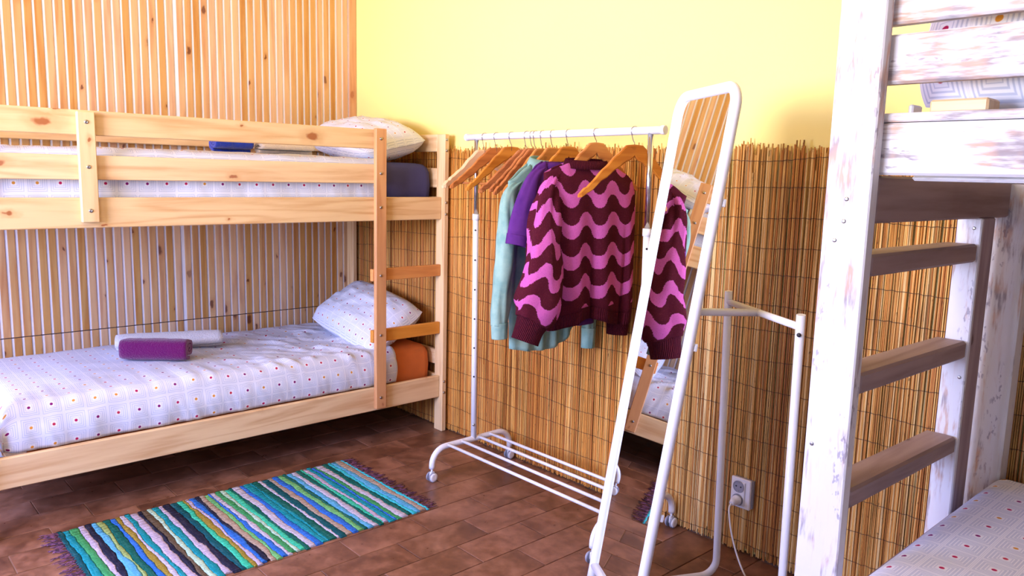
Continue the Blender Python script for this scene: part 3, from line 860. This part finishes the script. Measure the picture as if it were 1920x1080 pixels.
def gpart(name, R, UV, mat, root, th=.004, closed=True, label=None, flip=False):
    z0 = root.location.z
    o = add(name, MB().rings([[(p[0], p[1], p[2]-z0) for p in r] for r in R], closed, False, True, UV, flip), mat, root, local=True, label=label)
    so = o.modifiers.new('cloth', 'SOLIDIFY'); so.thickness = th; so.offset = -1
    return o
def band(ca, cn, ra, rn, prof, root, mat, name, n=40, tilt=0.0):
    """collar: rings at (radius add, z)"""
    R, UV = [], []
    for (dr, z) in prof:
        ring, uv = [], []
        for k in range(n):
            th = 2*PI*k/n
            ring.append((ca+(ra+dr)*math.cos(th), cn+(rn+dr)*math.sin(th), z+tilt*math.sin(th))); uv.append((th*ra, z))
        uv.append((2*PI*ra, z)); R.append(ring); UV.append(uv)
    return gpart(name, R, UV, mat, root, .003)

# sweater
sw = garment('sweater', 'pink and maroon wavy striped knitted sweater on a hanger', 'sweater', HX[9], -8.5, .80)
CEN = .045
def sw_top(a, sg):
    q = abs(a-CEN)
    if q < .095: return 1.416 if sg > 0 else 1.424
    return interp([(.095, 1.424), (.13, 1.412), (.19, 1.388), (.225, 1.365), (.25, 1.34)], q)
def sw_bot(a, sg):
    return .868+.020*math.sin(a*17+.6)+(-.008 if a > .1 else 0)+(.006 if sg < 0 else 0)
def sw_fold(a, z, sg, t):
    f = .013*math.sin((a+.02*fbm(z*3, 1, 0))*2*PI/.135+1.2+sg)*min(1, t*1.3)
    f += .006*fbm(a*14, z*3, sg*3)+.004*fbm(a*8, z*12, 2+sg)
    f -= .034*math.exp(-((a-.028+.02*(1.1-z))/.012)**2)*max(0, t-.35)*1.3*(1 if sg > 0 else 0)
    f -= .034*math.exp(-((a+.125)/.012)**2)*max(0, t-.25)*1.2*(1 if sg > 0 else 0)
    return f
R, UV = torso(lambda t: interp([(0, .238), (.12, .236), (.35, .222), (1, .20)], t), lambda t: interp([(0, -.19), (.06, -.20), (.4, -.203), (1, -.208)], t), sw_top, sw_bot,
              lambda t: interp([(0, .014), (.12, .038), (.4, .055), (1, .058)], t), sw_fold)
gpart('torso', R, UV, M['knit'], sw)
# ribbed hem continues from the torso's last ring
last = R[-1]; HR, HU = [], []
for j in range(5):
    t = j/4; HR.append([(p[0]*(1-.02*t), p[1]*(1-.06*t), p[2]-.048*t) for p in last])
    HU.append([(i*.0105, -.048*t) for i in range(len(last)+1)])
gpart('hem', HR, HU, M['rib'], sw)
band(CEN, 0, .098, .03, [(.008, 1.408), (.006, 1.424), (.0, 1.44), (-.006, 1.438), (-.006, 1.42)], sw, M['rib'], 'collar', tilt=-.006)
P = [(.165, .0, 1.378, .010, .014), (.205, .002, 1.352, .022, .026), (.228, .006, 1.28, .036, .040), (.244, .016, 1.16, .050, .052), (.262, .036, 1.03, .068, .058), (.284, .055, .91, .084, .056), (.314, .055, .848, .066, .046)]
R, UV = sleeve(P, .016, 3, u0=.0); gpart('sleeve', R, UV, M['knit'], sw)
R, UV = sleeve([(.313, .055, .850, .064, .045), (.324, .055, .828, .058, .038), (.334, .055, .803, .055, .035), (.343, .055, .780, .054, .034)], .003, 3); gpart('cuff', R, UV, M['rib'], sw)
P = [(-.14, -.004, 1.365, .025, .02), (-.165, -.02, 1.26, .045, .04), (-.172, -.045, 1.1, .056, .05), (-.178, -.05, .95, .056, .05), (-.178, -.035, .82, .052, .042)]
R, UV = sleeve(P, .008, 9, u0=.2); gpart('sleeve', R, UV, M['knit'], sw)
R, UV = sleeve([(-.178, -.035, .822, .051, .04), (-.176, -.033, .79, .047, .034), (-.172, -.03, .745, .045, .032)], .003, 5); gpart('cuff', R, UV, M['rib'], sw)

# purple t-shirt
te = garment('t_shirt', 'plain purple short sleeved t-shirt between the shirt and the sweater', 't-shirt', HX[8], -5.5, .77)
def te_top(a, sg):
    q = abs(a-.02)
    if q < .1: return 1.395 if sg > 0 else 1.41
    return interp([(.1, 1.432), (.13, 1.418), (.18, 1.368), (.22, 1.335)], q)
R, UV = torso(lambda t: interp([(0, .188), (.15, .188), (.4, .18), (1, .165)], t), lambda t: interp([(0, -.185), (.15, -.18), (1, -.165)], t), te_top, lambda a, s: .785+.01*math.sin(a*14),
              lambda t: interp([(0, .012), (.15, .026), (1, .034)], t), lambda a, z, s, t: .005*math.sin(a*2*PI/.12+z*4+s)+.005*fbm(a*9, z*5, s))
gpart('torso', R, UV, M['tee'], te, .002)
P = [(.12, .0, 1.405, .012, .012), (.172, .004, 1.362, .026, .022), (.202, .007, 1.285, .044, .032), (.222, .010, 1.21, .052, .036), (.236, .012, 1.15, .053, .038), (.244, .014, 1.112, .052, .038)]
R, UV = sleeve(P, .005, 4); gpart('sleeve', R, UV, M['tee'], te, .002)
R, UV = sleeve([(.236, .012, 1.148, .0545, .0395), (.244, .014, 1.110, .0535, .0395)], .002, 4); gpart('sleeve_hem', R, UV, M['tee'], te, .002)
P = [(-.13, .0, 1.37, .02, .014), (-.165, -.008, 1.27, .045, .032), (-.182, -.01, 1.17, .05, .036), (-.186, -.01, 1.115, .048, .036)]
R, UV = sleeve(P, .005, 6); gpart('sleeve', R, UV, M['tee'], te, .002)
band(.02, -.002, .105, .024, [(.004, 1.40), (.003, 1.418), (-.003, 1.43), (-.005, 1.41)], te, M['tee'], 'neckband')

# pale teal shirt
sh = garment('shirt', 'pale teal long sleeved shirt with collar, left of the purple t-shirt', 'shirt', HX[7], .5, .66)
def sh_top(a, sg):
    q = abs(a-.05)
    if q < .075: return 1.41 if sg > 0 else 1.422
    return interp([(.075, 1.424), (.10, 1.408), (.18, 1.354), (.235, 1.306)], q)
def sh_bot(a, sg): return interp([(-.2, .80), (-.145, .755), (-.06, .69), (.02, .672), (.12, .676), (.2, .69), (.24, .72)], a)
R, UV = torso(lambda t: interp([(0, .235), (.2, .232), (.5, .224), (1, .205)], t), lambda t: interp([(0, -.17), (.2, -.18), (1, -.18)], t), sh_top, sh_bot,
              lambda t: interp([(0, .012), (.15, .026), (1, .034)], t), lambda a, z, s, t: .008*math.sin(a*2*PI/.075+z*2+s)*t+.006*fbm(a*12, z*4, s))
gpart('torso', R, UV, M['denim'], sh, .002)
P = [(.17, .0, 1.350, .012, .012), (.228, .004, 1.308, .024, .020), (.246, .008, 1.25, .031, .028), (.248, .012, 1.17, .034, .034), (.257, .016, 1.06, .036, .036), (.270, .018, .95, .036, .034), (.281, .02, .85, .034, .03), (.283, .02, .80, .030, .027)]
R, UV = sleeve(P, .008, 12); gpart('sleeve', R, UV, M['denim'], sh, .002)
R, UV = sleeve([(.283, .02, .81, .0315, .028), (.283, .02, .78, .030, .027), (.282, .02, .748, .029, .026)], .003, 2); gpart('cuff', R, UV, M['denim'], sh, .003)
P = [(-.19, .0, 1.31, .03, .014), (-.205, .01, 1.2, .03, .03), (-.205, .035, 1.0, .032, .03), (-.2, .052, .82, .032, .026), (-.196, .056, .74, .03, .024)]
R, UV = sleeve(P, .008, 22); gpart('sleeve', R, UV, M['denim'], sh, .002)
R, UV = sleeve([(-.196, .056, .742, .0315, .0255), (-.194, .057, .70, .03, .024), (-.192, .058, .655, .029, .023)], .003, 2); gpart('cuff', R, UV, M['denim'], sh, .003)
band(.05, -.002, .062, .030, [(.018, 1.396), (.015, 1.420), (.003, 1.444), (-.004, 1.442), (-.006, 1.40)], sh, M['denim'], 'collar', tilt=-.01)

# ================================================================== STANDING MIRROR
nM = Vector((-.506, -.852, .132)).normalized(); uM = Vector((nM.y, -nM.x, 0)).normalized()
uM = Vector((.8598, -.5106, 0)); uM = (uM-nM*uM.dot(nM)).normalized()
vM = nM.cross(uM); vM = vM if vM.z > 0 else -vM
mir = thing('standing_mirror', 'tall white framed mirror leaning back on a tubular stand before the rack', 'mirror', (-1.43, 1.85, 0))
# in-plane coordinates: fit from measured frame points
OM = Vector((-1.620, 1.868, .0))
OM = OM-nM*((OM.dot(nM))-(-.77339))
def mp(p, q, n=0.0): return OM+uM*p+vM*q+nM*n
def to2(P): d = Vector(P)-OM; return d.dot(uM), d.dot(vM)
PL0, PL1 = to2((-1.598, 1.900, .278)), to2((-1.488, 2.028, 1.525))
PR0, PR1 = to2((-1.262, 1.722, .369)), to2((-1.161, 1.844, 1.594))
def linx(a, b, q): return a[0]+(b[0]-a[0])*(q-a[1])/(b[1]-a[1])
QT, QB = 1.640, .085
def xl(q): return linx(PL0, PL1, q)
def xr(q): return linx(PR0, PR1, q)
rc = .055; fr = .0155
path = [mp(xl(QB), QB), mp(xl(QT-rc), QT-rc)]
cl, cr = xl(QT)+rc, xr(QT)-rc
path += [mp(cl-rc*math.cos(a), QT-rc+rc*math.sin(a)) for a in [PI/2*i/8 for i in range(1, 9)]]
path += [mp(cr+rc*math.sin(a), QT-rc+rc*math.cos(a)) for a in [PI/2*i/8 for i in range(0, 9)]]
path += [mp(xr(QB), QB)]
path0 = [mp(xl(0)-.002, .014)]+path+[mp(xr(0)+.002, .014)]
add('frame', MB().tube(path0, fr, 16), M['white'], mir)
add('cross_bar', MB().tube([mp(xl(QB), QB), mp(xr(QB), QB)], fr*.92, 14), M['white'], mir)
g = G('mirror_glass', .015, 1.0); g.color((.86, .88, .87, 1))
inn = fr*.55
gl = [mp(xl(QB)+inn, QB+inn), mp(xl(QT-rc)+inn, QT-rc)]
ri = rc-inn
gl += [mp(cl-ri*math.cos(a), QT-rc+ri*math.sin(a)) for a in [PI/2*i/8 for i in range(1, 9)]]
gl += [mp(cr+ri*math.sin(a), QT-rc+ri*math.cos(a)) for a in [PI/2*i/8 for i in range(0, 9)]]
gl += [mp(xr(QB)-inn, QB+inn)]
mbm = MB().rings([[p-nM*.003 for p in gl], [p for p in gl]], True, True, False)
def fixn(mb):
    me = mb
    return me
add('glass', mbm, g.mat, mir, label='mirror glass')
add('back_panel', MB().rings([[p-nM*.009 for p in gl], [p-nM*.0035 for p in gl]], True, True, False), M['plastic'], mir)
# rear stand
def leg(p_top, p_bot, front, name):
    T, B, Fp = Vector(p_top), Vector(p_bot), Vector(front)
    hd = Vector((Fp.x-B.x, Fp.y-B.y, 0)).normalized(); rb = .06
    up = (T-B).normalized()
    pth = [T, B+up*rb]+[B+up*rb*(1-math.sin(a))+hd*rb*(1-math.cos(a)) for a in [PI/2*i/7 for i in range(1, 8)]]+[Fp]
    return add(name, MB().tube(pth, .0125, 14), M['white'], mir)
RLt, RLb = Vector((-1.372, 2.205, 1.02)), Vector((-1.385, 2.262, .0135))
RRt, RRb = Vector((-1.008, 1.985, 1.02)), Vector((-1.05, 2.085, .0135))
leg(RLt, RLb, (-1.60, 1.83, .0135), 'rear_leg'); leg(RRt, RRb, (-1.29, 1.665, .0135), 'rear_leg')
zc = .985
def lp(t, b, z): return b+(t-b)*((z-b.z)/(t.z-b.z))
A_, B_ = lp(RLt, RLb, zc), lp(RRt, RRb, zc)
J = A_.lerp(B_, .47)
add('cross_bar', MB().tube([A_, B_], .0105, 14), M['white'], mir)
ctr = mp((xl(1.0)+xr(1.0))/2, 1.0, -.012)
add('hanging_bar', MB().tube([J, Vector((ctr.x, ctr.y, zc))], .0115, 14), M['white'], mir)
add('knob', MB().disc(lp(RRt, RRb, .965)+Vector((.004, -.012, 0)), (.3, -1, 0), .006, .004, 12, 1), M['black'], mir)
bul = [mp(xl(.26), .262, -.006), mp(xl(.23)-.008, .235, -.012), mp(xl(.19)-.018, .19, -.018), mp(xl(.13)-.024, .13, -.02), mp(xl(.085)-.016, .085, -.016), mp(xl(.04)-.006, .045, -.01)]
add('side_tube', MB().tube(bul, .0115, 12), M['white'], mir)
for q in (1.33, .93, .43):
    add('clip', MB().box((-.004, -.006, -.011), (.004, .004, .011), .002, Matrix.Translation(mp(xr(q)+.008, q, -.017)) @ Matrix((uM, nM, vM)).transposed().to_4x4()), M['plastic'], mir)

# ================================================================== SOCKET AND CORD
SX0, SX1, SZ0, SZ1, SY = -1.474, -1.394, .182, .295, 2.478
so_ = thing('wall_socket', 'white double wall socket low on the reed screen', 'socket', ((SX0+SX1)/2, SY, SZ0))
add('back_box', MB().box((SX0+.004, SY+.003, SZ0+.004), (SX1+.004, SY+.016, SZ1-.002), .002), M['greyplastic'], so_)
add('cover_plate', MB().box((SX0, SY-.008, SZ0), (SX1, SY+.004, SZ1), .003), M['plastic'], so_)
add('inner_plate', MB().box((SX0+.008, SY-.0125, SZ0+.012), (SX1-.02, SY-.0075, SZ1-.012), .002), M['plastic'], so_)
sxc = (SX0+.008+SX1-.02)/2
for zc_ in (.2635, .2135):
    wl_ = []
    ot = add('outlet', MB().rings([[(sxc+r*math.cos(2*PI*i/24), yy, zc_+r*math.sin(2*PI*i/24)) for i in range(24)] for r, yy in ((.0225, SY-.0125), (.0225, SY-.0145), (.0195, SY-.0145), (.0185, SY-.0128))], True, True, True, flip=True), M['greyplastic'], so_)
    for sx in (-.0095, .0095):
        add('hole', MB().disc((sxc+sx, SY-.0129, zc_), (0, -1, 0), .003, .0008, 10), M['black'], ot)
    for sz in (-.0165, .0165):
        add('earth_clip', MB().box((sxc-.002, SY-.0145, zc_+sz-.003), (sxc+.002, SY-.0128, zc_+sz+.003), .0005), M['steel'], ot)
co = thing('power_cord', 'white power cord plugged into the lower outlet, running to the floor', 'cord', (-1.36, 2.40, 0))
pz = .2135
add('plug', MB().tube([(sxc, SY-.0147, pz), (sxc, SY-.024, pz), (sxc, SY-.0245, pz), (sxc, SY-.042, pz-.001), (sxc, SY-.054, pz-.004)], [.0185, .0185, .0145, .0135, .0085], 20), M['plastic'], co)
cp = [(sxc, SY-.050, pz-.003), (sxc+.001, SY-.066, pz-.012), (sxc+.008, SY-.078, pz-.032), (sxc+.03, SY-.094, pz-.085), (sxc+.06, SY-.108, pz-.14), (sxc+.095, SY-.125, pz-.182), (sxc+.135, SY-.15, pz-.205), (sxc+.19, SY-.19, .004), (sxc+.27, SY-.26, .0035), (sxc+.4, SY-.32, .0035)]
CP = []
for i in range(len(cp)-1):
    p0, p1, p2, p3 = (Vector(cp[max(0, min(len(cp)-1, i+k))]) for k in (-1, 0, 1, 2))
    for j in range(5):
        t = j/5; CP.append(.5*((2*p1)+(-p0+p2)*t+(2*p0-5*p1+4*p2-p3)*t*t+(-p0+3*p1-3*p2+p3)*t**3))
CP.append(Vector(cp[-1]))
for p in CP: p.z = max(p.z, .0036)
add('cable', MB().tube(CP, .0034, 8), M['plastic'], co)

# ================================================================== WHITE BUNK BED
XB_ = -.655
wb = thing('white_bunk_bed', 'whitewashed rough timber bunk bed with ladder at the right', 'bed', (.3, 2.0, 0))
PB = lambda name, a, b, mat, label=None, ch=.005: part(name, a, b, M[mat], wb, ch, label)
YP = 1.57
PB('post', (-.766, YP, 0), (-.673, YP+.034, 2.3), 'paintZ', ch=.003)
PB('stringer', (-.713, 2.19, 0), (XB_, 2.208, 1.297), 'paintZ', ch=.003)
PB('stringer_backing', (-.705, 2.209, 0), (XB_-.002, 2.30, 1.297), 'bareZ', 'bare greyish brown timber', ch=.003)
PB('post', (-.72, 2.392, 0), (-.603, 2.462, 2.3), 'paintZ', ch=.006)
def skew(x, y, a=-.03):      # ladder members run very slightly out of square
    return Matrix.Translation((x, y, 0)) @ Matrix.Rotation(a, 4, 'Z') @ Matrix.Translation((-x, -y, 0))
add('ladder_beam', MB().box((-.70, YP+.040, 1.297), (XB_+.002, 2.388, 1.394), .005, skew(XB_+.002, 2.388)), M['bare'], wb, label='bare greyish brown beam above the ladder')
for z in (.70, .955, 1.205):
    add('rung', MB().box((-.735, YP+.040, z-.018), (XB_-.003, 2.187, z+.028), .006, skew(XB_-.003, 2.187)), M['bare'], wb, label='bare weathered ladder rung')
X1 = 1.35
YR = 1.606
PB('guard_rail', (-.745, YR, 1.395), (X1, YR+.03, 1.497), 'paintX')
PB('guard_rail', (-.745, YR, 1.4985), (X1, YR+.05, 1.516), 'paintX', ch=.003)
PB('guard_rail', (-.745, YR, 1.572), (X1, YR+.03, 1.667), 'paintX')
PB('guard_rail', (-.745, YR, 1.685), (X1, YR+.03, 1.785), 'paintX')
PB('bed_bottom', (XB_+.03, YR+.032, 1.385), (X1, 2.385, 1.396), 'paintX')
PB('post', (X1+.001, YP, 0), (X1+.11, YP+.085, 2.3), 'paintZ', ch=.007)
PB('post', (X1+.001, 2.392, 0), (X1+.11, 2.462, 2.3), 'paintZ', ch=.007)
PB('block', (-.612, YR+.052, 1.517), (-.508, YR+.12, 1.543), 'pineX', 'raw pale wooden block on the rail', ch=.004)
PB('block', (-.652, YR+.052, 1.517), (-.612-.03, YR+.10, 1.536), 'white', 'white painted wooden block', ch=.003)
PB('bed_end', (-.648, YP+.036, .40), (-.626, 2.189, .528), 'bare', 'bare brown lower end board')
PB('bed_side', (XB_+.01, 1.42, .36), (X1, 1.445, .50), 'paintX')
PB('bed_bottom', (-.62, 1.446, .36), (X1, 2.385, .385), 'paintX')
for (xx, yy, zz) in ((-.72, YP, 1.345), (-.722, YP, 1.30), (-.738, YP, 1.26), (-.75, YP, .82), (-.672, 2.19, 1.272), (-.668, 2.19, .885)):
    add('screw', MB().disc((xx, yy, zz), (0, -1, 0), .0045, .002, 10, 1), M['steel'], wb)
mattress('mattress', 'pale mattress on the lower white bunk, hidden under its sheet', -.60, X1-.03, 1.48, 2.36, .386, .572, M['t_white'])
draped_sheet(-.622, X1-.01, 1.455, 2.38, .588, .41, .41, .05, lambda x, y: .004*fbm(x*4, y*4, 3), 'bed_sheet', 'lilac looking dotted sheet on the lower bunk at the lower right', M['sheet'], seed=9)
mattress('mattress', 'pale mattress on the upper white bunk behind the rails', -.60, X1-.03, 1.66, 2.37, 1.397, 1.51, M['t_white'], .03)
pillow('pillow', 'pillow with large concentric squares behind the white guard rails', (-.275, 1.815, 1.715), (1, 0, 0), (0, .22, .97), (0, -.97, .22), .86, .40, .16, M['sheet_big'], 41)
